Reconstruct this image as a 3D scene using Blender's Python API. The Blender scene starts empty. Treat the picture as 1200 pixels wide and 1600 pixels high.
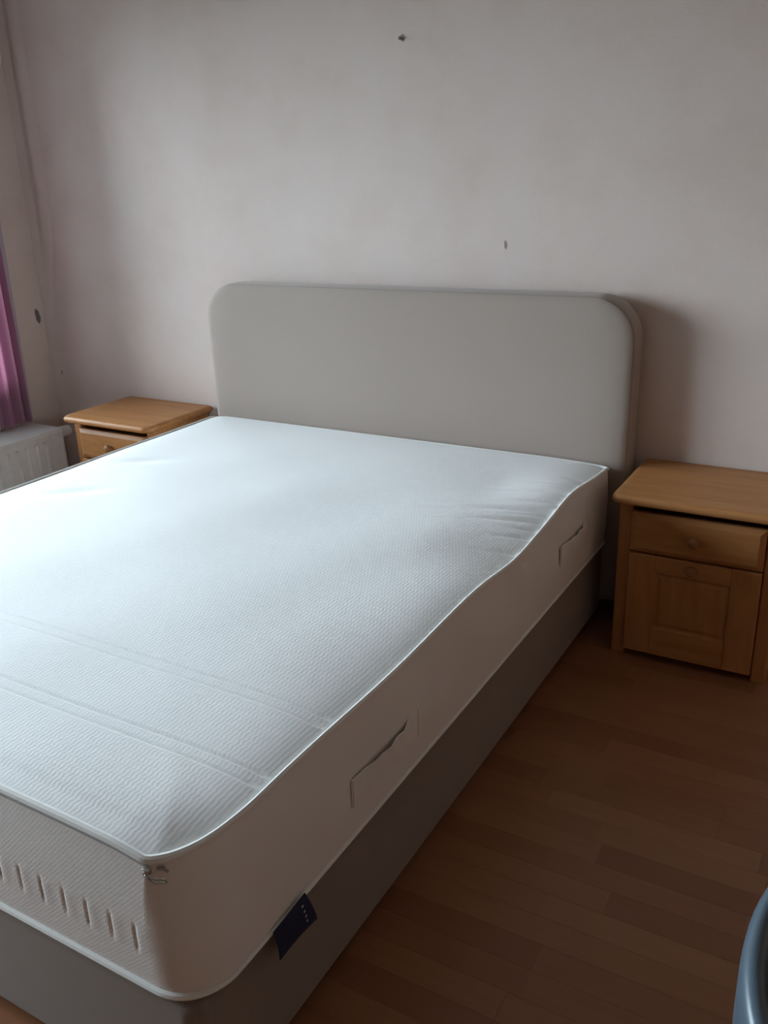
import bpy, bmesh, math, random
from mathutils import Vector, Matrix
random.seed(7)
scene = bpy.context.scene
COL = scene.collection
PI = math.pi

# ------------------------------------------------------------------ camera
CAM = (1.5431, -2.8412, 1.4326); YAW, PITCH, ROLL, FPX = -0.5339, 0.3617, -0.0348, 1382.93
cd = bpy.data.cameras.new('camera'); cam = bpy.data.objects.new('camera', cd); COL.objects.link(cam)
d_ = Vector((math.cos(PITCH)*math.sin(YAW), math.cos(PITCH)*math.cos(YAW), -math.sin(PITCH)))
r_ = Vector((math.cos(YAW), -math.sin(YAW), 0)); u_ = r_.cross(d_)
R2 = math.cos(ROLL)*r_ + math.sin(ROLL)*u_; U2 = -math.sin(ROLL)*r_ + math.cos(ROLL)*u_
m = Matrix((R2, U2, -d_)).transposed().to_4x4(); m.translation = CAM
cam.matrix_world = m
cd.sensor_fit = 'VERTICAL'; cd.sensor_height = 36; cd.lens = FPX/1600*36; cd.clip_start = .02
scene.camera = cam

# ------------------------------------------------------------------ daylight: an overcast sky seen through the window
world = bpy.data.worlds.new('sky'); scene.world = world; world.use_nodes = True
bg = world.node_tree.nodes['Background']
bg.inputs['Color'].default_value = (.755, .905, 1.0, 1); bg.inputs['Strength'].default_value = 20.0
# window opening in the left wall (shared by wall, frame and light portal)
WX = -1.95; WY0, WY1, WZ0, WZ1 = -3.45, -.25, .60, 2.06
pl = bpy.data.lights.new('window_portal', 'AREA'); pl.shape = 'RECTANGLE'; pl.size = WY1-WY0; pl.size_y = WZ1-WZ0
pl.cycles.is_portal = True
po = bpy.data.objects.new('window_portal', pl); COL.objects.link(po)
po.matrix_world = Matrix(((0, 0, -1, WX-.13), (1, 0, 0, (WY0+WY1)/2), (0, -1, 0, (WZ0+WZ1)/2), (0, 0, 0, 1)))
scene.view_settings.view_transform = 'Standard'; scene.view_settings.look = 'None'
scene.view_settings.exposure = 0.0; scene.view_settings.gamma = 1; scene.view_settings.use_curve_mapping = False
scene.cycles.max_bounces = 10; scene.cycles.diffuse_bounces = 6; scene.cycles.transparent_max_bounces = 12

# ------------------------------------------------------------------ node helpers
class NT:
    def __init__(s, name):
        s.m = bpy.data.materials.new(name); s.m.use_nodes = True; s.t = s.m.node_tree
        s.b = s.t.nodes['Principled BSDF']; s.out = s.t.nodes['Material Output']
    def n(s, typ, **kw):
        nd = s.t.nodes.new(typ)
        for k, v in kw.items():
            if isinstance(k, str) and hasattr(nd, k): setattr(nd, k, v)
            else: nd.inputs[k].default_value = v
        return nd
    def l(s, a, b): s.t.links.new(a, b)
    def coord(s, scale=(1, 1, 1), rot=(0, 0, 0), which='Object'):
        tc = s.t.nodes.new('ShaderNodeTexCoord'); mp = s.t.nodes.new('ShaderNodeMapping')
        mp.inputs['Scale'].default_value = scale; mp.inputs['Rotation'].default_value = rot
        s.l(tc.outputs[which], mp.inputs[0]); return mp.outputs[0]
    def noise(s, vec, scale, detail=3, rough=.5, dist=0):
        nd = s.t.nodes.new('ShaderNodeTexNoise'); s.l(vec, nd.inputs['Vector'])
        nd.inputs['Scale'].default_value = scale; nd.inputs['Detail'].default_value = detail
        nd.inputs['Roughness'].default_value = rough; nd.inputs['Distortion'].default_value = dist
        return nd.outputs['Fac']
    def ramp(s, fac, stops):
        nd = s.t.nodes.new('ShaderNodeValToRGB'); s.l(fac, nd.inputs[0]); cr = nd.color_ramp
        while len(cr.elements) < len(stops): cr.elements.new(.5)
        for e, (p, c) in zip(cr.elements, stops): e.position = p; e.color = (*c, 1)
        return nd.outputs[0]
    def math(s, op, a, b=None):
        nd = s.t.nodes.new('ShaderNodeMath'); nd.operation = op
        for i, v in enumerate((a, b)):
            if v is None: continue
            if isinstance(v, (int, float)): nd.inputs[i].default_value = v
            else: s.l(v, nd.inputs[i])
        return nd.outputs[0]
    def mix(s, fac, a, b, mode='MIX'):
        nd = s.t.nodes.new('ShaderNodeMix'); nd.data_type = 'RGBA'; nd.blend_type = mode
        for i, v in ((0, fac), (6, a), (7, b)):
            if isinstance(v, (int, float)): nd.inputs[i].default_value = v
            elif isinstance(v, tuple): nd.inputs[i].default_value = (*v, 1)
            else: s.l(v, nd.inputs[i])
        return nd.outputs[2]
    def bump(s, h, strength, dist):
        nd = s.t.nodes.new('ShaderNodeBump'); nd.inputs['Strength'].default_value = strength
        nd.inputs['Distance'].default_value = dist; s.l(h, nd.inputs['Height']); s.l(nd.outputs[0], s.b.inputs['Normal'])
    def fin(s, col=None, rough=.6, metal=0, spec=.5, sheen=0):
        if col is not None:
            if isinstance(col, tuple): s.b.inputs['Base Color'].default_value = (*col, 1)
            else: s.l(col, s.b.inputs['Base Color'])
        s.b.inputs['Roughness'].default_value = rough; s.b.inputs['Metallic'].default_value = metal
        s.b.inputs['Specular IOR Level'].default_value = spec
        if sheen: s.b.inputs['Sheen Weight'].default_value = sheen
        return s.m

def mat_wallpaper(name):
    t = NT(name); v = t.coord()
    a = t.noise(v, 3.2, 4, .6); b = t.noise(v, 9, 3, .5); f = t.noise(v, 240, 2, .6)
    c = t.ramp(a, [(.3, (.66, .555, .50)), (.5, (.705, .605, .555)), (.7, (.715, .63, .592))])
    c = t.mix(t.math('MULTIPLY', b, .35), c, (.685, .565, .53))
    t.bump(t.math('ADD', f, t.math('MULTIPLY', b, .6)), .22, .004)
    return t.fin(c, .85, spec=.2)
def mat_paint(name, col, rough=.5, bump=.05):
    t = NT(name); v = t.coord(); a = t.noise(v, 5, 3)
    c = t.ramp(a, [(.3, tuple(x*.95 for x in col)), (.7, col)])
    t.bump(t.noise(v, 90, 2), bump, .002)
    return t.fin(c, rough)
def mat_floor():
    t = NT('laminate'); v = t.coord((.9, 14, 1), which='Object')
    oi = t.t.nodes.new('ShaderNodeObjectInfo'); gi = t.t.nodes.new('ShaderNodeNewGeometry')
    rnd = t.math('FRACT', t.math('ADD', oi.outputs['Random'], gi.outputs['Random Per Island']))
    off = t.n('ShaderNodeVectorMath', operation='ADD'); t.l(v, off.inputs[0])
    cx = t.n('ShaderNodeCombineXYZ'); t.l(t.math('MULTIPLY', rnd, 37.), cx.inputs[0]); t.l(t.math('MULTIPLY', rnd, 91.), cx.inputs[1]); t.l(cx.outputs[0], off.inputs[1])
    g = t.noise(off.outputs[0], 5, 5, .6, .6)
    base = t.ramp(rnd, [(0, (.27, .108, .052)), (.35, (.335, .145, .070)), (.65, (.37, .172, .085)), (1, (.30, .128, .062))])
    c = t.mix(t.math('MULTIPLY', g, .55), base, (.215, .085, .040))
    t.bump(g, .05, .001)
    return t.fin(c, .34, spec=.4)
def mat_pine(name, axis):
    t = NT(name); sc = {'x': (1.2, 11, 11), 'z': (11, 11, 1.2), 'y': (11, 1.2, 11)}[axis]
    v = t.coord(sc)
    w = t.noise(v, 2.2, 4, .6, 1.2); f = t.noise(v, 14, 3, .6)
    c = t.ramp(w, [(.28, (.38, .158, .053)), (.5, (.45, .205, .073)), (.72, (.51, .248, .095))])
    c = t.mix(t.math('MULTIPLY', f, .25), c, (.35, .15, .05))
    t.bump(f, .04, .001)
    return t.fin(c, .42, spec=.3)
def mat_fabric(name, col, scale=900, dark=.86, bump=.25, rough=.95, sheen=.25):
    t = NT(name); v = t.coord()
    a = t.noise(v, scale, 2, .7); b = t.noise(v, 6, 3)
    c = t.ramp(a, [(.3, tuple(x*dark for x in col)), (.7, col)])
    c = t.mix(t.math('MULTIPLY', b, .18), c, tuple(x*.88 for x in col))
    t.bump(a, bump, .0015)
    return t.fin(c, rough, spec=.15, sheen=sheen)
def mat_knit(name, col):   # mattress ticking: columns of small zigzags
    t = NT(name); v = t.coord()
    sp = t.n('ShaderNodeSeparateXYZ'); t.l(v, sp.inputs[0])
    x, y = sp.outputs[0], sp.outputs[1]
    tri = t.math('PINGPONG', y, .009)
    ph = t.math('ADD', x, t.math('MULTIPLY', tri, .30))
    s1 = t.math('SINE', t.math('MULTIPLY', ph, 2*PI/.0088))
    s2 = t.math('SINE', t.math('MULTIPLY', y, 2*PI/.010))
    nz = t.noise(v, 420, 2, .6)
    h = t.math('ADD', t.math('ADD', t.math('MULTIPLY', s1, .55), t.math('MULTIPLY', s2, .2)), t.math('MULTIPLY', nz, .8))
    big = t.noise(v, 5, 3, .55)
    c = t.ramp(big, [(.3, tuple(q*.97 for q in col)), (.7, col)])
    t.bump(h, .13, .0010)
    return t.fin(c, .9, spec=.15, sheen=.15)
def mat_rib(name, col):    # mattress border: fine diagonal ribs
    t = NT(name); v = t.coord()
    sp = t.n('ShaderNodeSeparateXYZ'); t.l(v, sp.inputs[0])
    ph = t.math('ADD', t.math('ADD', sp.outputs[0], sp.outputs[1]), t.math('MULTIPLY', sp.outputs[2], -1.0))
    s1 = t.math('SINE', t.math('MULTIPLY', ph, 2*PI/.0085)); nz = t.noise(v, 380, 2, .6)
    t.bump(t.math('ADD', t.math('MULTIPLY', s1, .45), nz), .10, .0010)
    b = t.noise(v, 7, 3); c = t.ramp(b, [(.3, tuple(q*.96 for q in col)), (.7, col)])
    return t.fin(c, .92, spec=.15, sheen=.15)
def mat_simple(name, col, rough=.4, metal=0, spec=.5):
    t = NT(name); v = t.coord(); a = t.noise(v, 30, 3)
    c = t.ramp(a, [(.3, tuple(x*.93 for x in col)), (.7, col)])
    return t.fin(c, rough, metal, spec)
def mat_curtain():
    t = NT('curtain_cloth'); v = t.coord()
    a = t.noise(v, 500, 2, .6); c = t.ramp(a, [(.3, (.36, .20, .29)), (.7, (.42, .24, .34))])
    df = t.n('ShaderNodeBsdfDiffuse'); tr = t.n('ShaderNodeBsdfTranslucent'); mx = t.n('ShaderNodeMixShader')
    t.l(c, df.inputs['Color']); tr.inputs['Color'].default_value = (.62, .24, .36, 1)
    mx.inputs[0].default_value = .26; t.l(df.outputs[0], mx.inputs[1]); t.l(tr.outputs[0], mx.inputs[2])
    t.l(mx.outputs[0], t.out.inputs['Surface']); return t.m
def mat_pane():
    t = NT('window_glass'); tp = t.n('ShaderNodeBsdfTransparent'); gl = t.n('ShaderNodeBsdfGlossy'); mx = t.n('ShaderNodeMixShader')
    gl.inputs['Roughness'].default_value = .02; tp.inputs[0].default_value = (.97, .975, .98, 1)
    fr = t.n('ShaderNodeFresnel'); fr.inputs[0].default_value = 1.45
    t.l(fr.outputs[0], mx.inputs[0]); t.l(tp.outputs[0], mx.inputs[1]); t.l(gl.outputs[0], mx.inputs[2])
    t.l(mx.outputs[0], t.out.inputs['Surface']); return t.m

M = dict(
    wall=mat_wallpaper('wallpaper'), dwall=mat_paint('brown_bounce_wall', (.46, .28, .18)), fwall=mat_paint('dark_low_bounce_wall', (.16, .12, .10)), ceil=mat_paint('ceiling_paint', (.58, .57, .55)), trim=mat_paint('trim_paint', (.62, .58, .53)),
    floor=mat_floor(), sub=mat_simple('floor_underlay', (.10, .05, .03), .8), ground=mat_simple('outside_ground', (.20, .20, .18), .9),
    px=mat_pine('pine_along', 'x'), pz=mat_pine('pine_upright', 'z'), py=mat_pine('pine_deep', 'y'),
    knob=mat_simple('stained_knob_wood', (.30, .135, .052), .4),
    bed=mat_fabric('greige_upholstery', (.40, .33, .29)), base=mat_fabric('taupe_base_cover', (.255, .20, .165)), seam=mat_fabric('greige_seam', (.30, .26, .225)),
    knit=mat_knit('mattress_ticking', (.80, .80, .80)), rib=mat_rib('mattress_border_cloth', (.79, .755, .72)),
    pipe=mat_fabric('piping_cord', (.86, .85, .82), 1200), zip=mat_simple('zipper_tape', (.33, .33, .33), .6), metal=mat_simple('zipper_metal', (.55, .54, .50), .3, .9),
    navy=mat_simple('navy_tag', (.007, .010, .045), .7), star=mat_simple('tag_print', (.62, .63, .66), .7),
    stitch=mat_simple('stitch_thread', (.50, .46, .41), .9),
    rad=mat_simple('radiator_enamel', (.78, .79, .79), .35), valve=mat_simple('valve_plastic', (.70, .69, .66), .4), chrome=mat_simple('chrome', (.6, .6, .6), .2, 1),
    curtain=mat_curtain(), hem=mat_fabric('curtain_lining', (.52, .46, .52), 700), pane=mat_pane(), upvc=mat_simple('window_plastic', (.78, .78, .77), .35),
    chair=mat_simple('blue_grey_leatherette', (.070, .102, .132), .29), black=mat_simple('black_plastic', (.015, .015, .016), .5),
    mark=mat_simple('torn_paper_mark', (.19, .17, .165), .9), nail=mat_simple('nail_steel', (.14, .13, .12), .5, .6), rod=mat_simple('rod_steel', (.5, .5, .5), .3, .9),
)

# ------------------------------------------------------------------ mesh helpers
def link(name, me, mat, parent=None, smooth=False):
    o = bpy.data.objects.new(name, me); COL.objects.link(o)
    if mat is not None and not me.materials: me.materials.append(mat)
    if parent is not None: o.parent = parent
    if smooth: me.polygons.foreach_set('use_smooth', [True]*len(me.polygons))
    return o
def mk(name, vf, mat, parent=None, smooth=False):
    v, f = vf; me = bpy.data.meshes.new(name); me.from_pydata([tuple(p) for p in v], [], f)
    bm = bmesh.new(); bm.from_mesh(me); bmesh.ops.recalc_face_normals(bm, faces=bm.faces); bm.to_mesh(me); bm.free()
    me.update(); o = link(name, me, mat, parent, smooth)
    if smooth:
        try: me.set_sharp_from_angle(angle=math.radians(40))
        except Exception: pass
    return o
def empty(name, loc=(0, 0, 0), rz=0):
    o = bpy.data.objects.new(name, None); COL.objects.link(o); o.location = loc; o.rotation_euler = (0, 0, rz); o.empty_display_size = .1; return o
def tag(o, label, cat, group=None):
    o['label'] = label; o['category'] = cat
    if group: o['group'] = group
    return o
def struct(o): o['kind'] = 'structure'; return o
def join(*vfs):
    V, F = [], []
    for v, f in vfs:
        n = len(V); V += list(v); F += [tuple(i+n for i in q) for q in f]
    return V, F
def box(x0, x1, y0, y1, z0, z1):
    v = [(x, y, z) for z in (z0, z1) for y in (y0, y1) for x in (x0, x1)]
    return v, [(0, 2, 3, 1), (4, 5, 7, 6), (0, 1, 5, 4), (2, 6, 7, 3), (0, 4, 6, 2), (1, 3, 7, 5)]
def bbox(x0, x1, y0, y1, z0, z1, b=.003, seg=2):
    bm = bmesh.new(); v, f = box(x0, x1, y0, y1, z0, z1)
    bv = [bm.verts.new(p) for p in v]
    for q in f: bm.faces.new([bv[i] for i in q])
    bmesh.ops.bevel(bm, geom=bm.edges[:], offset=b, segments=seg, affect='EDGES', profile=.5)
    bm.verts.index_update()
    r = [tuple(p.co) for p in bm.verts], [tuple(p.index for p in q.verts) for q in bm.faces]; bm.free(); return r
def loft(rings, close=True, cap=True):
    n = len(rings[0]); V = [p for r in rings for p in r]; F = []
    for i in range(len(rings)-1):
        for j in range(n if close else n-1):
            k = (j+1) % n; F.append((i*n+j, i*n+k, (i+1)*n+k, (i+1)*n+j))
    if cap: F.append(tuple(range(n))); F.append(tuple(range((len(rings)-1)*n, len(rings)*n)))
    return V, F
def tube(path, rad, ns=8, closed=False):
    P = [Vector(p) for p in path]; n = len(P); V, F = [], []; up = None
    for i in range(n):
        a = P[(i-1) % n] if (closed or i > 0) else P[i]; b = P[(i+1) % n] if (closed or i < n-1) else P[i]
        t = (b-a).normalized()
        if up is None: up = Vector((0, 0, 1)) if abs(t.z) < .9 else Vector((1, 0, 0))
        s = t.cross(up).normalized(); up = s.cross(t).normalized()
        r = rad[i] if isinstance(rad, (list, tuple)) else rad
        for k in range(ns):
            an = 2*PI*k/ns; V.append(P[i] + s*(math.cos(an)*r) + up*(math.sin(an)*r))
    for i in range(n if closed else n-1):
        j = (i+1) % n
        for k in range(ns): F.append((i*ns+k, i*ns+(k+1) % ns, j*ns+(k+1) % ns, j*ns+k))
    if not closed: F.append(tuple(range(ns))); F.append(tuple(range((n-1)*ns, n*ns)))
    return V, F
def lathe(prof, axis='z', at=(0, 0, 0), ns=20):   # prof: (radius, height)
    rings = []
    for r, h in prof:
        ring = []
        for k in range(ns):
            a = 2*PI*k/ns; c, s = r*math.cos(a), r*math.sin(a)
            p = {'z': (c, s, h), 'y': (c, h, s), 'x': (h, c, s)}[axis]
            ring.append((p[0]+at[0], p[1]+at[1], p[2]+at[2]))
        rings.append(ring)
    return loft(rings)
def rrect(x0, x1, y0, y1, rs, seg=8):   # rs: radii at (x1,y1),(x0,y1),(x0,y0),(x1,y0); ccw points
    out = []
    for (cx, cy, a0), r in zip(((x1, y1, 0), (x0, y1, 90), (x0, y0, 180), (x1, y0, 270)), rs):
        sx = -1 if cx == x1 else 1; sy = -1 if cy == y1 else 1
        for k in range(seg+1):
            a = math.radians(a0 + 90*k/seg); out.append((cx+sx*r+r*math.cos(a), cy+sy*r+r*math.sin(a)))
    return out
def smooth(a, b, x):
    t = min(1, max(0, (x-a)/(b-a))); return t*t*(3-2*t)

# ------------------------------------------------------------------ room
RX0, RX1, RY0, RY1, RH = -1.95, 2.90, -4.4, 0.0, 2.52
T = .12
wb = struct(mk('wall_back', box(RX0-T, RX1+T, RY1, RY1+T, -.06, RH+.1), M['wall']))
struct(mk('wall_right', box(RX1, RX1+T, RY0, RY1, -.06, RH+.1), M['dwall']))  # unseen wall; its brown is invented to warm the bounce light
struct(mk('wall_front', box(RX0-T, RX1+T, RY0-T, RY0, -.06, RH+.1), M['fwall']))  # out of view; dark colour made up to cut fill from behind
wl = struct(mk('wall_left', join(box(RX0-T, RX0, RY0, WY0, -.06, RH+.1), box(RX0-T, RX0, WY1, RY1, -.06, RH+.1),
      box(RX0-T, RX0, WY0, WY1, -.06, WZ0), box(RX0-T, RX0, WY0, WY1, WZ1, RH+.1)), M['wall']))
struct(mk('ceiling', box(RX0, RX1, RY0, RY1, RH, RH+.1), M['ceil']))
struct(mk('ground', box(-60, RX0-T-.01, -40, 40, -.7, -.6), M['ground']))
struct(mk('baseboard_back', bbox(RX0, RX1, -.013, 0, .0, .07, .003), M['trim']))
struct(mk('baseboard_right', bbox(RX1-.013, RX1, RY0, RY1, 0, .07, .003), M['trim']))
struct(mk('baseboard_left', bbox(RX0, RX0+.013, RY0, RY1-.02, 0, .07, .003), M['trim']))
struct(mk('baseboard_front', bbox(RX0+.02, RX1-.02, RY0, RY0+.013, 0, .07, .003), M['trim']))
# a ridge of loose wallpaper beside the corner, wider towards the ceiling
rings = []
for i in range(33):
    z = .88+(RH-.004-.88)*i/32; s = smooth(.86, 1.35, z)
    off, wd, h = .030+.030*s, .050+.048*s, .002+.013*s
    rings.append([(RX0+off+wd*k/16, -.0003-h*math.sin(PI*k/16)**1.4, z) for k in range(17)])
mk('loose_wallpaper', loft(rings, close=False, cap=False), M['wall'], wb, True)
# torn spot in the corner and small scuffs
def blotch(cx, cz, w, h, n=14, seed=1, thick=.0015, tilt=0.):
    rn = random.Random(seed); ring = []
    for k in range(n):
        a = 2*PI*k/n; q = .75+.4*rn.random(); px, pz = w*q*math.cos(a), h*q*math.sin(a)
        ring.append((cx+px*math.cos(tilt)-pz*math.sin(tilt), cz+px*math.sin(tilt)+pz*math.cos(tilt)))
    return ring
bl = blotch(-.035, .880, .012, .034, n=30, seed=3, tilt=.12)
mk('wallpaper_tear', loft([[(RX0+t, y, z) for y, z in bl] for t in (0, .003)]), M['mark'], wl)
bl = blotch(-1.888, .613, .005, .010, n=20, seed=4)
mk('scuff_mark', loft([[(x, -t, z) for x, z in bl] for t in (0, .0012)]), M['seam'], wb)
bl = blotch(.366, 1.209, .0045, .013, seed=5, tilt=.15)
mk('scuff_mark', loft([[(x, -t, z) for x, z in bl] for t in (0, .0010)]), M['seam'], wb)
bl = blotch(-.004, 1.853, .008, .011, n=20, seed=6)
mk('plaster_chip', loft([[(x, -t, z) for x, z in bl] for t in (0, .001)]), M['seam'], wb)
nl = mk('nail', join(lathe([(.0028, -.002), (.0028, -.018), (.0055, -.018), (.0060, -.020), (.0040, -.0215)], 'y', (-.004, 0, 1.850), 10)), M['nail'], None, True)
tag(nl, 'small dark nail stub stuck in the wall high above the headboard', 'nail')

# floor: laminate strips running across the bed
fl = struct(mk('floor', box(RX0-.05, RX1+.05, RY0-.05, RY1+.05, -.06, -.0082), M['sub']))
PW, GAP = .0665, .0002
def plank_vf(L):
    b = .0003; x0, x1, y0, y1 = 0, L-GAP, 0, PW-GAP
    r = lambda i, z: [(x0+i, y0+i, z), (x1-i, y0+i, z), (x1-i, y1-i, z), (x0+i, y1-i, z)]
    return loft([r(0, -.008), r(0, -b), r(b, 0)])
PLM = {}
def plank_mesh(L):
    if L not in PLM:
        v, f = plank_vf(L); me = bpy.data.meshes.new('plank'); me.from_pydata(v, [], f); me.materials.append(M['floor']); PLM[L] = me
    return PLM[L]
rest = []; singles = []
y = RY1-.02; row = 0
while y > RY0+.02:
    y -= PW; x = RX0+.02 - random.choice((0, .1, .2, .3))
    while x < RX1-.02:
        L = random.choice((.28, .36, .42, .42, .48)); xs = max(x, RX0+.005); Lr = round(min(x+L, RX1-.005)-xs, 3)
        if Lr > .02:
            if xs+Lr > .62 and xs < 2.0 and y > -2.75 and xs >= x-1e-6: singles.append((xs, y, Lr))
            else: rest.append((xs, y, Lr))
        x += L
    row += 1
print('single planks', len(singles))
for xs, yy, L in singles:
    o = link('plank', plank_mesh(L), M['floor'], fl); o.location = (xs, yy, 0)
vfs = []
for xs, yy, L in rest:
    v, f = plank_vf(L); vfs.append(([(a+xs, b+yy, c) for a, b, c in v], f))
o = mk('planks_beyond', join(*vfs), M['floor'], fl); o['kind'] = 'stuff'

# window in the left wall: frame, three casements, sill
w1 = empty('window_1', (0, 0, 0)); struct(w1)
fx0, fx1 = RX0-.11, RX0-.05
fr = join(bbox(fx0, fx1, WY0, WY1, WZ0, WZ0+.045), bbox(fx0, fx1, WY0, WY1, WZ1-.045, WZ1), bbox(fx0, fx1, WY0, WY0+.045, WZ0, WZ1), bbox(fx0, fx1, WY1-.045, WY1, WZ0, WZ1))
mk('window_frame', fr, M['upvc'], w1)
nb = 4; wspan = (WY1-WY0-.09)/nb
for i in range(nb):
    a = WY0+.045+i*wspan; b = a+wspan
    if i: mk('mullion', bbox(fx0, fx1, a-.025, a+.025, WZ0+.045, WZ1-.045), M['upvc'], w1)
    pn = mk('pane', box(RX0-.083, RX0-.077, a+(.025 if i else 0), b-(.025 if i < nb-1 else 0), WZ0+.045, WZ1-.045), M['pane'], w1)
mk('window_sill', bbox(RX0-.05, RX0+.025, WY0-.03, WY1+.03, WZ0-.025, WZ0+.002, .005), M['upvc'], w1)

# ------------------------------------------------------------------ bed: box base with upholstered headboard
bed = tag(empty('bed', (0, -1.15, 0)), 'greige upholstered box bed with rounded headboard against the pale wall', 'bed')
def under(par, vf): # shift world-space geometry into a parent's space
    o = par.location; return [(p[0]-o.x, p[1]-o.y, p[2]-o.z) for p in vf[0]], vf[1]
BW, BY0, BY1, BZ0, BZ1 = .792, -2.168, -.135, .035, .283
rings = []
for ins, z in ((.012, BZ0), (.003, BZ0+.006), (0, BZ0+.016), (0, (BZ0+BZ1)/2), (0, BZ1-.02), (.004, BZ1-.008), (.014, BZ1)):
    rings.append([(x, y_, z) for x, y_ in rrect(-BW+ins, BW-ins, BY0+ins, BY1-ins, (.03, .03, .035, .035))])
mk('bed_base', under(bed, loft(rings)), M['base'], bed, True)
for fx in (-.7, .7):
    for fy in (-2.08, -1.15, -.24):
        mk('foot', under(bed, lathe([(.026, 0), (.028, .004), (.024, .02), (.024, .037)], 'z', (fx, fy, 0), 16)), M['black'], bed, True)
# headboard outline in (x,z)
HW, HZ, HR = .842, 1.0686, .135
HY0, HY1 = -.128, -.016
def hout(ins, seg=14): return rrect(-HW+ins+.0027, HW-ins+.0027, .06+ins, HZ-ins, (max(.01, HR-ins), max(.01, HR-ins), .02, .02), seg)
hb = empty('headboard', (0, 0, 0)); hb.parent = bed; hb.location = -bed.location
prof = [(.012, HY1), (.003, HY1-.004), (0, HY1-.014), (-.002, (HY0+HY1)/2), (0, HY0+.016), (.002, HY0+.010), (.006, HY0+.0075)]
mk('headboard_border', loft([[(x, yv, z) for x, z in hout(i)] for i, yv in prof]), M['bed'], hb, True)
prof = [(.0065, HY0+.009), (.0035, HY0+.006), (.004, HY0+.001), (.010, HY0-.003), (.025, HY0-.0065), (.06, HY0-.010), (.12, HY0-.012)]
mk('headboard_front_panel', loft([[(x, yv, z) for x, z in hout(i)] for i, yv in prof]), M['bed'], hb, True)
ring = [(x, HY0+.0072, z) for x, z in hout(.0035)]
mk('headboard_seam', tube(ring, .0016, 6, True), M['seam'], hb, True)

# ------------------------------------------------------------------ mattress
MX, MY0, MY1 = .80, -2.163, -.152
ZB, ZT = .290, .553
RF, RR = .085, .036
mat_o = tag(empty('mattress', (0, -1.1565, .2835)), 'thick white knit mattress with piped edges and fabric handles lying on the bed', 'mattress')
def zpip(x, y_):   # height of the upper piping: sags and lifts along the right side
    z = ZT; k = smooth(.55, .8, x)
    z += k*(.017*math.exp(-((y_+.55)/.16)**2) - .012*math.exp(-((y_+.98)/.14)**2) + .004*math.sin(y_*9))
    z += -.003*smooth(.68, .8, x)*smooth(-.32, -.16, y_) - .012*smooth(-.21, -.155, y_)
    z += -.010*smooth(.66, .8, x)*smooth(-2.02, -2.15, y_) + .005*math.sin(x*4)*smooth(-2.0, -2.16, y_)
    return z
RK = .150   # the foot corners are pinched where the zipper ends
def kink(t):
    a, b, c = (MX-.062, MY0), (MX-.010, MY0+.046), (MX, MY0+RK)
    return tuple((1-t)**2*p+2*t*(1-t)*q+t*t*r for p, q, r in zip(a, b, c))
def xext(y_):
    if y_ > MY1-RR: q = y_-(MY1-RR); return MX-RR+math.sqrt(max(0, RR*RR-q*q))
    if y_ < MY0+RK:
        t = .5
        lo, hi = 0., 1.
        for _ in range(30):
            t = (lo+hi)/2
            if kink(t)[1] < y_: lo = t
            else: hi = t
        return kink(t)[0]
    return MX
BANDS = [(-1.950, -1.977), (-1.770, -1.797)]
wr = random.Random(11)
WRK = [(-.40, .012, .004, .06, .1), (-.465, .010, .006, .09, -.1), (-.50, .007, .005, .06, -.2), (-.545, .011, .009, .12, -.15), (-.58, .006, .004, .05, -.3), (-.615, .009, .008, .10, -.28), (-.67, .013, .010, .17, -.33), (-.70, .006, .005, .08, -.4), (-.735, .010, .009, .14, -.4), (-.79, .008, .005, .07, -.3), (-.835, .010, .004, .10, -.45), (-.93, .012, .004, .07, -.3)]
DIM = [(-.60, -.80, .10, .03, -.005, .5), (-.55, -1.12, .09, .03, -.005, .6), (.25, -.93, .22, .20, -.008, 0), (-.2, -.75, .30, .25, -.004, 0)]
def ztop(x, y_):
    ex = xext(y_); dx = ex-abs(x); dd = min(dx, MY1-y_, y_-MY0); dd = max(0, dd)
    e = zpip(x if abs(x) < ex else x, y_)
    z = e + .017*(1-math.exp(-dd/.060)) + .004*smooth(0, .5, dd)
    dr = max(0, MX-x)
    for wy, ww, wa, wl_, sl in WRK:
        yy = y_-wy-sl*dr
        env = math.exp(-(dr/wl_)**2)*smooth(0, .012, dd)
        if env > .01: z += -1.25*wa*math.exp(-(yy/ww)**2)*env
    for cx, cy, a, b, hh, rt in DIM:
        ux, uy = x-cx, y_-cy; c, s = math.cos(rt), math.sin(rt); p, q = ux*c+uy*s, -ux*s+uy*c
        g = (p/a)**2+(q/b)**2
        if g < 9: z += hh*math.exp(-g)
    for b0, b1 in BANDS:
        fade = smooth(.0, .03, dd)
        for bb in (b0, b1): z += -.0028*math.exp(-((y_-bb)/.0035)**2)*fade
        if b1 < y_ < b0: z += -.0008*fade
    z += -.002*math.exp(-((y_-MY0-.035)/.012)**2)*smooth(0, .01, dd)
    z += .0012*math.sin(x*11+y_*3)*math.sin(y_*9-x*2)
    return z
ys = []
y = MY0
while y < MY1-1e-6:
    ys.append(y)
    st = .009
    if any(abs(y-bb) < .016 for b in BANDS for bb in b): st = .0022
    elif y < MY0+.09 or y > MY1-.07: st = .004
    elif y > -1.05: st = .006
    y += st
ys.append(MY1)
NXH = []
for i in range(171):
    s = -1+2*i/170; NXH.append(math.copysign(1-(1-abs(s))**1.35, s))
V = []; n = len(NXH)
for yv in ys:
    ex = xext(yv)
    for s in NXH: V.append((s*ex, yv, ztop(s*ex, yv)))
F = [(j*n+i, j*n+i+1, (j+1)*n+i+1, (j+1)*n+i) for j in range(len(ys)-1) for i in range(n-1)]
mk('top_panel', under(mat_o, (V, F)), M['knit'], mat_o, True)
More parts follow.
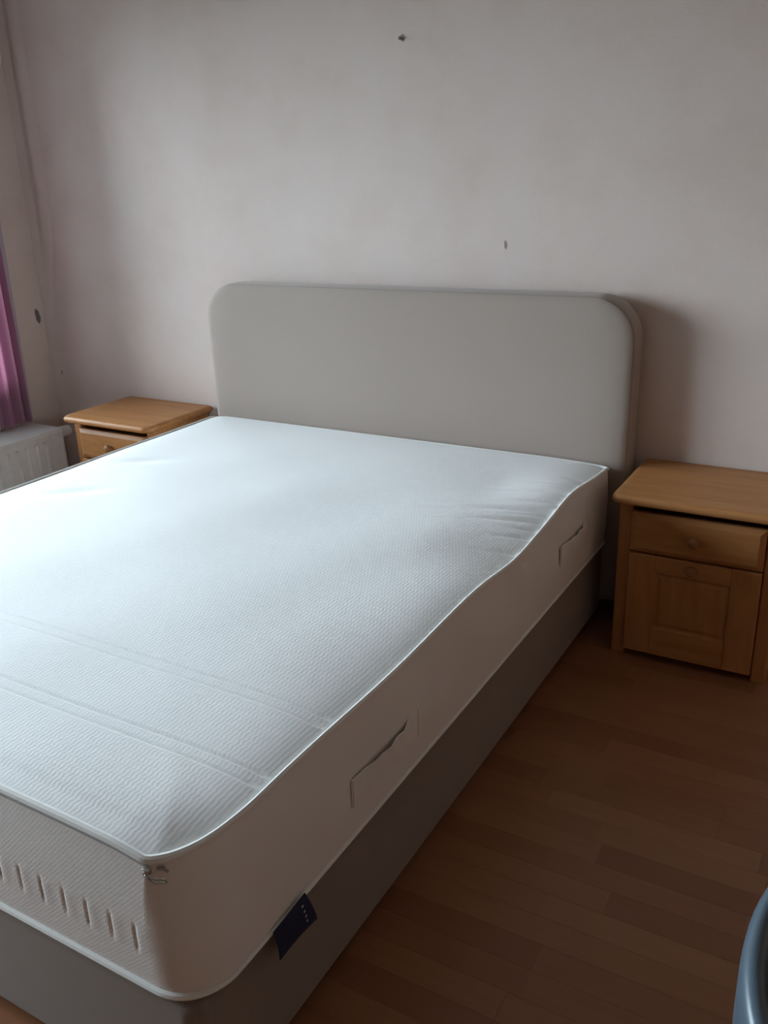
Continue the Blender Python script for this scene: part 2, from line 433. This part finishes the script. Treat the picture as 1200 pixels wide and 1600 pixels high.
# perimeter, counter-clockwise from front-left, fine along the foot end
def perim():   # (x, y) at the top edge, outward normal, (x, y) at the bottom edge
    P = []
    def line(a, b, nx, ny, st, a2=None, b2=None):
        L = math.dist(a, b); k = max(2, int(L/st)); a2 = a2 or a; b2 = b2 or b
        for i in range(k): t = i/k; P.append((a[0]+(b[0]-a[0])*t, a[1]+(b[1]-a[1])*t, nx, ny, a2[0]+(b2[0]-a2[0])*t, a2[1]+(b2[1]-a2[1])*t))
    def arc(cx, cy, r, a0, k=14):
        for i in range(k): a = math.radians(a0+90*i/k); x, yv = cx+r*math.cos(a), cy+r*math.sin(a); P.append((x, yv, math.cos(a), math.sin(a), x, yv))
    def corner(sx, rev, k=22):
        for i in range(k):
            t = i/k; t = 1-t if rev else t
            x, yv = kink(t); a = math.radians(270+90*t); nx, ny = math.cos(a), math.sin(a)
            P.append((sx*x, yv, sx*nx, ny, sx*(MX-RF+RF*nx), MY0+RF+RF*ny))
    ka = MX-.062; kb = MY0+RK
    line((-ka, MY0), (ka, MY0), 0, -1, .0032, (-MX+RF, MY0), (MX-RF, MY0)); corner(1, False)
    line((MX, kb), (MX, MY1-RR), 1, 0, .010, (MX, MY0+RF), (MX, MY1-RR)); arc(MX-RR, MY1-RR, RR, 0)
    line((MX-RR, MY1), (-MX+RR, MY1), 0, 1, .02); arc(-MX+RR, MY1-RR, RR, 90)
    line((-MX, MY1-RR), (-MX, kb), -1, 0, .02, (-MX, MY1-RR), (-MX, MY0+RF)); corner(-1, True)
    return P
PER = perim()
DARTS = [.692-.0512*i for i in range(28)]
def side_off(x, yv, nx, ny, t, z):
    o = .007*math.sin(PI*t)**.7
    if ny < -.99:   # foot end: row of short upright tucks
        for dx in DARTS:
            if abs(x-dx) < .03:
                v = smooth(.357, .368, z)*(1-smooth(.408, .419, z))
                q = x-dx-(z-.388)*.04
                o += v*(-.0026*math.exp(-(q/.0026)**2) + .0008*math.exp(-((q-.012)/.011)**2))
    if nx > .99:
        o += .0035*math.sin(yv*17+z*20)*math.sin(PI*t)*.6 + .003*math.sin(yv*41)*math.exp(-((yv+.75)/.3)**2)*t*math.sin(PI*t)
    return o
NR = 40; rings = []
for i in range(NR+1):
    t = i/NR; ring = []
    for x, yv, nx, ny, xb, yb in PER:
        zt = zpip(x, yv); z = ZB+(zt-ZB)*t; k = t**3; x, yv = xb+(x-xb)*k, yb+(yv-yb)*k; o = side_off(x, yv, nx, ny, t, z)
        ring.append((x+nx*o, yv+ny*o, z))
    rings.append(ring)
mk('side_border', under(mat_o, loft(rings, cap=False)), M['rib'], mat_o, True)
rg = [(q[4], q[5], ZB) for q in PER[::4]]
mk('bottom_panel', under(mat_o, ([*[(x, y_, ZB) for x, y_, _ in rg], *[(x*.99, y_*.99-.01, ZB-.004) for x, y_, _ in rg]],
   [tuple(range(len(rg), 2*len(rg)))]+[(i, (i+1) % len(rg), len(rg)+(i+1) % len(rg), len(rg)+i) for i in range(len(rg))])), M['rib'], mat_o)
SUB = PER[::2]
mk('piping', under(mat_o, tube([(x+nx*.003, yv+ny*.003, zpip(x, yv)+.0025) for x, yv, nx, ny, _, _ in SUB],
   [.0044+.0024*smooth(.3, .99, -ny) for x, yv, nx, ny, _, _ in SUB], 8, True)), M['pipe'], mat_o, True)
mk('piping', under(mat_o, tube([(x+nx*.002, yv+ny*.002, ZB) for _, _, nx, ny, x, yv in SUB],
   [.0042+.0023*smooth(.3, .99, -ny) for _, _, nx, ny, x, yv in SUB], 8, True)), M['pipe'], mat_o, True)
# zipper under the upper piping of the foot end, its slider parked at the corner
zp = [(q[0], q[1]-.0030, zpip(q[0], q[1])-.0095) for q in PER if q[3] < -.999]
zo = mk('zipper', under(mat_o, tube(zp, .0022, 6)), M['zip'], mat_o, True)
zx, zy, zz = .742, MY0-.006, ZT-.024
mk('zipper_slider', under(mat_o, join(bbox(zx-.006, zx+.006, zy-.007, zy+.002, zz+.002, zz+.012, .002), bbox(zx-.002, zx+.002, zy-.010, zy-.006, zz+.004, zz+.010, .001),
   tube([(zx+.004, zy-.008, zz+.006), (zx+.016, zy-.006, zz+.002), (zx+.028, zy+.002, zz), (zx+.030, zy+.004, zz-.005), (zx+.017, zy-.005, zz-.006), (zx+.006, zy-.008, zz+.001)], .0016, 6))), M['metal'], mat_o, True)
kx, ky = kink(.10); mk('zipper_end_tape', under(mat_o, tube([(kx+.001, ky-.006, ZT-.020), (kx+.008, ky-.001, ZT-.020), (kx+.012, ky+.003, ZT-.028)], [.0022, .0032, .0018], 6)), M['zip'], mat_o, True)
# carrying handles sewn to the right side
def handle(y0, y1, z0, z1):
    NU, NV = 36, 10
    def P(u, v, th):
        yv = y0+(y1-y0)*u; mid = smooth(.12, .34, u)*(1-smooth(.66, .9, u))
        z = z0+(z1-z0)*v - mid*.004*v + .002*math.sin(u*23)*v*mid + .006*v*(u-.5)
        o = .0018 + mid*(.003+.0065*v) + .0012*math.sin(u*31+v*5)*mid + .0025*math.exp(-((u-.13)/.05)**2)*v - .0012*math.exp(-((u-.30)/.05)**2)
        t = (z-ZB)/(ZT-ZB)
        return (MX+.007*math.sin(PI*t)**.7+o+th, yv, z)
    V, F = [], []
    for th in (.0018, 0):
        for j in range(NV+1):
            for i in range(NU+1): V.append(P(i/NU, j/NV, th if th else -.0006))
    n1 = (NU+1)*(NV+1); w = NU+1
    for s in (0, n1):
        for j in range(NV):
            for i in range(NU): F.append((s+j*w+i, s+j*w+i+1, s+(j+1)*w+i+1, s+(j+1)*w+i))
    bd = list(range(w))+[j*w+NU for j in range(1, NV+1)]+[NV*w+i for i in range(NU-1, -1, -1)]+[j*w for j in range(NV-1, 0, -1)]
    for a, b in zip(bd, bd[1:]+bd[:1]): F.append((a, b, b+n1, a+n1))
    h = mk('handle', under(mat_o, (V, F)), M['rib'], mat_o, True)
    for u in (.012, .988):
        mk('seam', under(mat_o, tube([P(u, v/6, .0018) for v in range(7)], .0008, 5)), M['stitch'], h, True)
handle(-1.748, -1.492, .362, .424)
handle(-.636, -.400, .388, .452)
# navy fabric tag sewn into the lower seam
def tagP(u, v, th):
    yv = -1.998+.090*u+.012*v*u; z = .297-.055*v+.006*u*(1-v)
    return (MX+.009+.006*v+.004*math.sin(v*2.6)+.005*u*v+th, yv, z+.004*math.sin(u*3)*v)
V, F = [], []
for th in (.0012, 0):
    for j in range(9):
        for i in range(9): V.append(tagP(i/8, j/8, th))
for s in (0, 81):
    for j in range(8):
        for i in range(8): F.append((s+j*9+i, s+j*9+i+1, s+(j+1)*9+i+1, s+(j+1)*9+i))
bd = list(range(9))+[j*9+8 for j in range(1, 9)]+[72+i for i in range(7, -1, -1)]+[j*9 for j in range(7, 0, -1)]
for a, b in zip(bd, bd[1:]+bd[:1]): F.append((a, b, b+81, a+81))
tg = mk('fabric_tag', under(mat_o, (V, F)), M['navy'], mat_o, True); tg['label'] = 'navy blue fabric tag with white dots'
for k in range(4):
    c = tagP(.80-.012*k, .22+.17*k, .0014); r = .0030-.0002*k
    ring = lambda t: [(c[0]+t, c[1]+r*math.cos(2*PI*i/10)*(1 if i % 2 else .6), c[2]+r*math.sin(2*PI*i/10)*(1 if i % 2 else .6)) for i in range(10)]
    mk('printed_star', under(mat_o, loft([ring(0), ring(.0005)])), M['star'], tg)

# ------------------------------------------------------------------ nightstands
def nightstand(loc):
    ns = empty('nightstand', loc)
    TW, TD0, TD1, TH, TT = .246, -.405, -.004, .540, .026       # half width, front, back
    prof = [(.010, TH-TT), (.004, TH-TT+.002), (.001, TH-TT+.006), (0, TH-.013), (.001, TH-.008), (.004, TH-.003), (.009, TH), (.02, TH+.0002)]
    rg = [[(x, yv, z) for x, yv in rrect(-TW+i, TW-i, TD0+i, TD1-i*.4, (.012, .012, .034, .034), 8)] for i, z in prof]
    mk('nightstand_top', loft(rg), M['px'], ns, True)
    B = .228; F0 = -.352
    for s in (-1, 1):
        a, b = sorted((s*(B-.018), s*B)); mk('side_panel', bbox(a, b, F0+.02, -.022, .0, TH-TT, .0025), M['pz'], ns)
        a, b = sorted((s*(B-.040), s*B)); mk('front_post', bbox(a, b, F0, F0+.022, 0, TH-TT, .004), M['pz'], ns)
    mk('back_panel', box(-B+.018, B-.018, -.030, -.024, .05, TH-TT), M['pz'], ns)
    mk('bottom_shelf', bbox(-B+.018, B-.018, F0+.024, -.030, .045, .060, .002), M['px'], ns)
    mk('drawer_box', box(-.165, .165, F0+.024, -.06, .375, .445), M['py'], ns)
    # drawer front: raised field with a broad chamfer all round
    def fielded(x0, x1, z0, z1, yb, yf, ch):
        r = lambda i, yv: [(x0+i, yv, z0+i), (x1-i, yv, z0+i), (x1-i, yv, z1-i), (x0+i, yv, z1-i)]
        return loft([r(0, yb), r(0, yf+.010), r(.0015, yf+.008), r(ch, yf), r(ch+.003, yf)])
    def knob(par, x, z, yf):
        mk('knob', lathe([(.008, yf+.002), (.0075, yf-.006), (.009, yf-.010), (.0155, yf-.015), (.0175, yf-.021), (.0155, yf-.027), (.008, yf-.031), (.002, yf-.0315)], 'y', (x, 0, z), 20), M['knob'], par, True)
    dr = mk('drawer', fielded(-.187, .187, .360, .486, F0-.001, F0-.022, .016), M['px'], ns)
    knob(dr, 0, .424, F0-.022)
    dx0, dx1, dz0, dz1 = -.187, .187, .028, .354; yf = F0-.019
    door = empty('door'); door.parent = ns
    # door frame: two stiles, two rails, a sunk panel with moulded edge
    fw, fzb, fzt = .080, .088, .052
    for s in (-1, 1):
        a, b = sorted((s*.187, s*(.187-fw))); mk('stile', bbox(a, b, yf, F0-.001, dz0, dz1, .003), M['pz'], door)
    mk('rail', bbox(dx0+fw, dx1-fw, yf, F0-.001, dz0, dz0+fzb, .0015), M['px'], door)
    mk('rail', bbox(dx0+fw, dx1-fw, yf, F0-.001, dz1-fzt, dz1, .0015), M['px'], door)
    px0, px1, pz0, pz1 = dx0+fw+.0005, dx1-fw-.0005, dz0+fzb+.0005, dz1-fzt-.0005
    r = lambda i, yv: [(px0+i, yv, pz0+i), (px1-i, yv, pz0+i), (px1-i, yv, pz1-i), (px0+i, yv, pz1-i)]
    mk('door_panel', loft([r(0, F0-.001), r(0, yf+.003), r(.004, yf+.010), r(.009, yf+.010), r(.020, yf+.005), r(.022, yf+.005)]), M['pz'], door)
    knob(door, 0, .334, yf)
    return ns
def copy_tree(o, parent=None):
    c = o.copy(); COL.objects.link(c); c.parent = parent
    for ch in list(o.children): copy_tree(ch, c)
    return c
n1 = nightstand((1.120, 0, 0))
tag(n1, 'honey pine nightstand with drawer and panelled door on the shaded right side of the bed', 'nightstand', 'pine nightstands flanking the bed')
n2 = copy_tree(n1); n2.location = (-1.212, 0, 0)
tag(n2, 'honey pine nightstand beside the radiator, half hidden behind the mattress', 'nightstand', 'pine nightstands flanking the bed')

# ------------------------------------------------------------------ radiator under the window
rad = tag(empty('radiator', (-1.80, -1.0, .09)), 'low white ribbed panel radiator along the window wall', 'radiator')
def U(vf): return under(rad, vf)
ry0, ry1, rz0, rz1 = -1.79, -.190, .09, .410
def panel(xf, sgn):  # corrugated panel
    V, F = [], []; zs = [rz0, rz0+.012, rz0+.03, rz0+.042, rz1-.055, rz1-.043, rz1-.025, rz1-.012]
    k = int((ry1-ry0-.06)/.05); ysl = [ry0]; amp = [0]
    for i in range(k):
        c = ry0+.045+.05*i
        for q, a in ((-.013, 0), (-.007, 1), (.007, 1), (.013, 0)): ysl.append(c+q); amp.append(a)
    ysl.append(ry1); amp.append(0)
    for z in zs:
        for yv, a in zip(ysl, amp): V.append((xf-sgn*.010*a*(1 if rz0+.035 < z < rz1-.05 else 0), yv, z))
    w = len(ysl)
    F = [(j*w+i, j*w+i+1, (j+1)*w+i+1, (j+1)*w+i) for j in range(len(zs)-1) for i in range(w-1)]
    return V, F
f_ = panel(-1.724, 1); b_ = ([(x-.014, y_, z) for x, y_, z in f_[0]], f_[1])
mk('front_panel', U(join(f_, b_, box(-1.738, -1.7245, ry0, ry1, rz1-.013, rz1-.004), box(-1.738, -1.7245, ry1-.004, ry1, rz0, rz1-.012))), M['rad'], rad)
mk('rear_panel', U(bbox(-1.915, -1.900, ry0, ry1, rz0, rz1-.004, .003)), M['rad'], rad)
mk('convector_fins', U(join(*[box(-1.895, -1.745, ry0+.05+.04*i, ry0+.052+.04*i, rz0+.03, rz1-.03) for i in range(38)])), M['rad'], rad)
for yv in (ry0, ry1-.003): mk('end_cover', U(bbox(-1.92, -1.722, yv, yv+.004, rz0+.01, rz1-.002, .001)), M['rad'], rad)
mk('top_cover', U(bbox(-1.922, -1.720, ry0, ry1, rz1-.006, rz1, .003)), M['rad'], rad)
mk('top_lip', U(bbox(-1.7235, -1.7195, ry0, ry1+.001, rz1-.022, rz1-.001, .0015)), M['rad'], rad)
for yv in (-.35, -1.6): mk('wall_bracket', U(box(-1.9495, -1.914, yv-.02, yv+.02, rz0+.05, rz1-.06)), M['rad'], rad)
vv = mk('valve', U(lathe([(.010, ry1-.002), (.010, ry1+.022), (.016, ry1+.024), (.016, ry1+.034)], 'y', (-1.79, 0, .368), 16)), M['chrome'], rad, True)
mk('valve_head', U(lathe([(.018, ry1+.034), (.024, ry1+.040), (.0255, ry1+.048), (.0255, ry1+.078), (.023, ry1+.094), (.016, ry1+.098)], 'y', (-1.79, 0, .368), 20)), M['valve'], rad, True)
mk('pipe', U(tube([(-1.79, ry1+.014, .365), (-1.79, ry1+.014, .2), (-1.79, ry1+.014, 0.0)], .0075, 10)), M['rad'], rad, True)

# ------------------------------------------------------------------ curtain and its rod
cu = tag(empty('curtain', (-1.895, -.44, .43)), 'magenta curtain gathered in folds at the corner end of the window', 'curtain')
V, F = [], []; NU, NZ = 150, 40; cy0, cy1 = -.375, -.20
for j in range(NZ+1):
    z = .428+(2.25-.428)*j/NZ; t = j/NZ
    for i in range(NU+1):
        u = i/NU; yv = cy0+(cy1-cy0)*u - .012*(1-t)*math.sin(u*7)+(.10*(u-.5))*(t-.0)*.3
        xw = .020*math.sin(u*2*PI*3.7+.8*math.sin(u*9)+.25*math.sin(t*4))*(1-.25*math.sin(t*PI)) + .005*math.sin(u*47+t*3)
        V.append((-1.897+xw, yv, z))
w = NU+1
F = [(j*w+i, j*w+i+1, (j+1)*w+i+1, (j+1)*w+i) for j in range(NZ) for i in range(NU)]
mk('curtain_cloth', under(cu, (V, F)), M['curtain'], cu, True)
hem = [V[j*w+NU] for j in range(NZ+1)]
rg = [[(x-.003, y_, z), (x+.003, y_, z), (x+.003, y_+.022, z), (x-.003, y_+.022, z)] for x, y_, z in hem]
mk('side_hem', under(cu, loft(rg)), M['hem'], cu, True)
ro = tag(empty('curtain_rod', (-1.897, -1.75, 2.29)), 'steel curtain rod above the window', 'curtain rod')
mk('rod', under(ro, tube([(-1.897, -3.6, 2.300), (-1.897, -.16, 2.300)], .011, 12)), M['rod'], ro, True)
for yv in (-3.6, -.16): mk('finial', under(ro, lathe([(.011, -.015), (.02, -.005), (.022, .003), (.016, .014), (.004, .02)], 'y', (-1.897, yv, 2.300), 14)), M['rod'], ro, True)
for yv in (-3.55, -1.9, -.18): mk('bracket', under(ro, join(bbox(-1.95, -1.944, yv-.015, yv+.015, 2.25, 2.33, .002), bbox(-1.946, -1.89, yv-.006, yv+.006, 2.268, 2.279, .002))), M['rod'], ro)

# ------------------------------------------------------------------ tub chair at the lower right
ch = tag(empty('tub_chair', (1.755, -2.040, 0), 0), 'blue-grey tub chair with a rounded rim, cut off by the lower right corner', 'chair')
CRX, CRY = .26, .31
def wall_pt(phi, out, z):     # phi = 0 at the middle of the back (towards -x); out = distance outside the wall's middle line
    k = .80+.20*smooth(.10, .62, z)
    a = PI+phi; rx, ry = (CRX-.014)*k+out, (CRY-.014)*k+out
    return (rx*math.cos(a), ry*math.sin(a), z)
NP, HT = 72, .014
rings = []
for i in range(NP+1):
    phi = math.radians(-138+276*i/NP); tz = .680-.13*smooth(math.radians(75), math.radians(138), abs(phi))
    ring = [wall_pt(phi, HT*.9, z) for z in (.30, .36, .42, .48, .54)]
    ring = [wall_pt(phi, HT, .30+(tz-.33)*q/6) for q in range(7)]
    for q in range(1, 8):
        an = PI*q/8; ring.append(wall_pt(phi, HT*math.cos(an), tz-.03+.022*math.sin(an)+.008))
    ring += [wall_pt(phi, -HT, .30+(tz-.33)*(6-q)/6) for q in range(7)]
    rings.append(ring)
mk('shell', loft(rings), M['chair'], ch, True)
def superell(a, b, k=48, e=2.3):
    return [(math.copysign(abs(math.cos(2*PI*i/k))**(2/e), math.cos(2*PI*i/k))*a, math.copysign(abs(math.sin(2*PI*i/k))**(2/e), math.sin(2*PI*i/k))*b) for i in range(k)]
rings = []
for ins, z in ((.03, .335), (.008, .34), (0, .352), (0, .40), (.004, .425), (.014, .440), (.04, .449), (.10, .453)):
    rings.append([(x+.012, y_, z) for x, y_ in superell(.202-ins, .245-ins)])
mk('seat', loft(rings), M['chair'], ch, True)
mk('seat_base', loft([[(x+.01, y_, z) for x, y_ in superell(.19, .235)] for z in (.300, .336)]), M['black'], ch)
for sx in (-1, 1):
    for sy in (-1, 1):
        mk('leg', tube([(sx*.13, sy*.17, .31), (sx*.155, sy*.20, .15), (sx*.18, sy*.225, .004), (sx*.18, sy*.225, 0)], [.014, .013, .011, .011], 12), M['chrome'], ch, True)
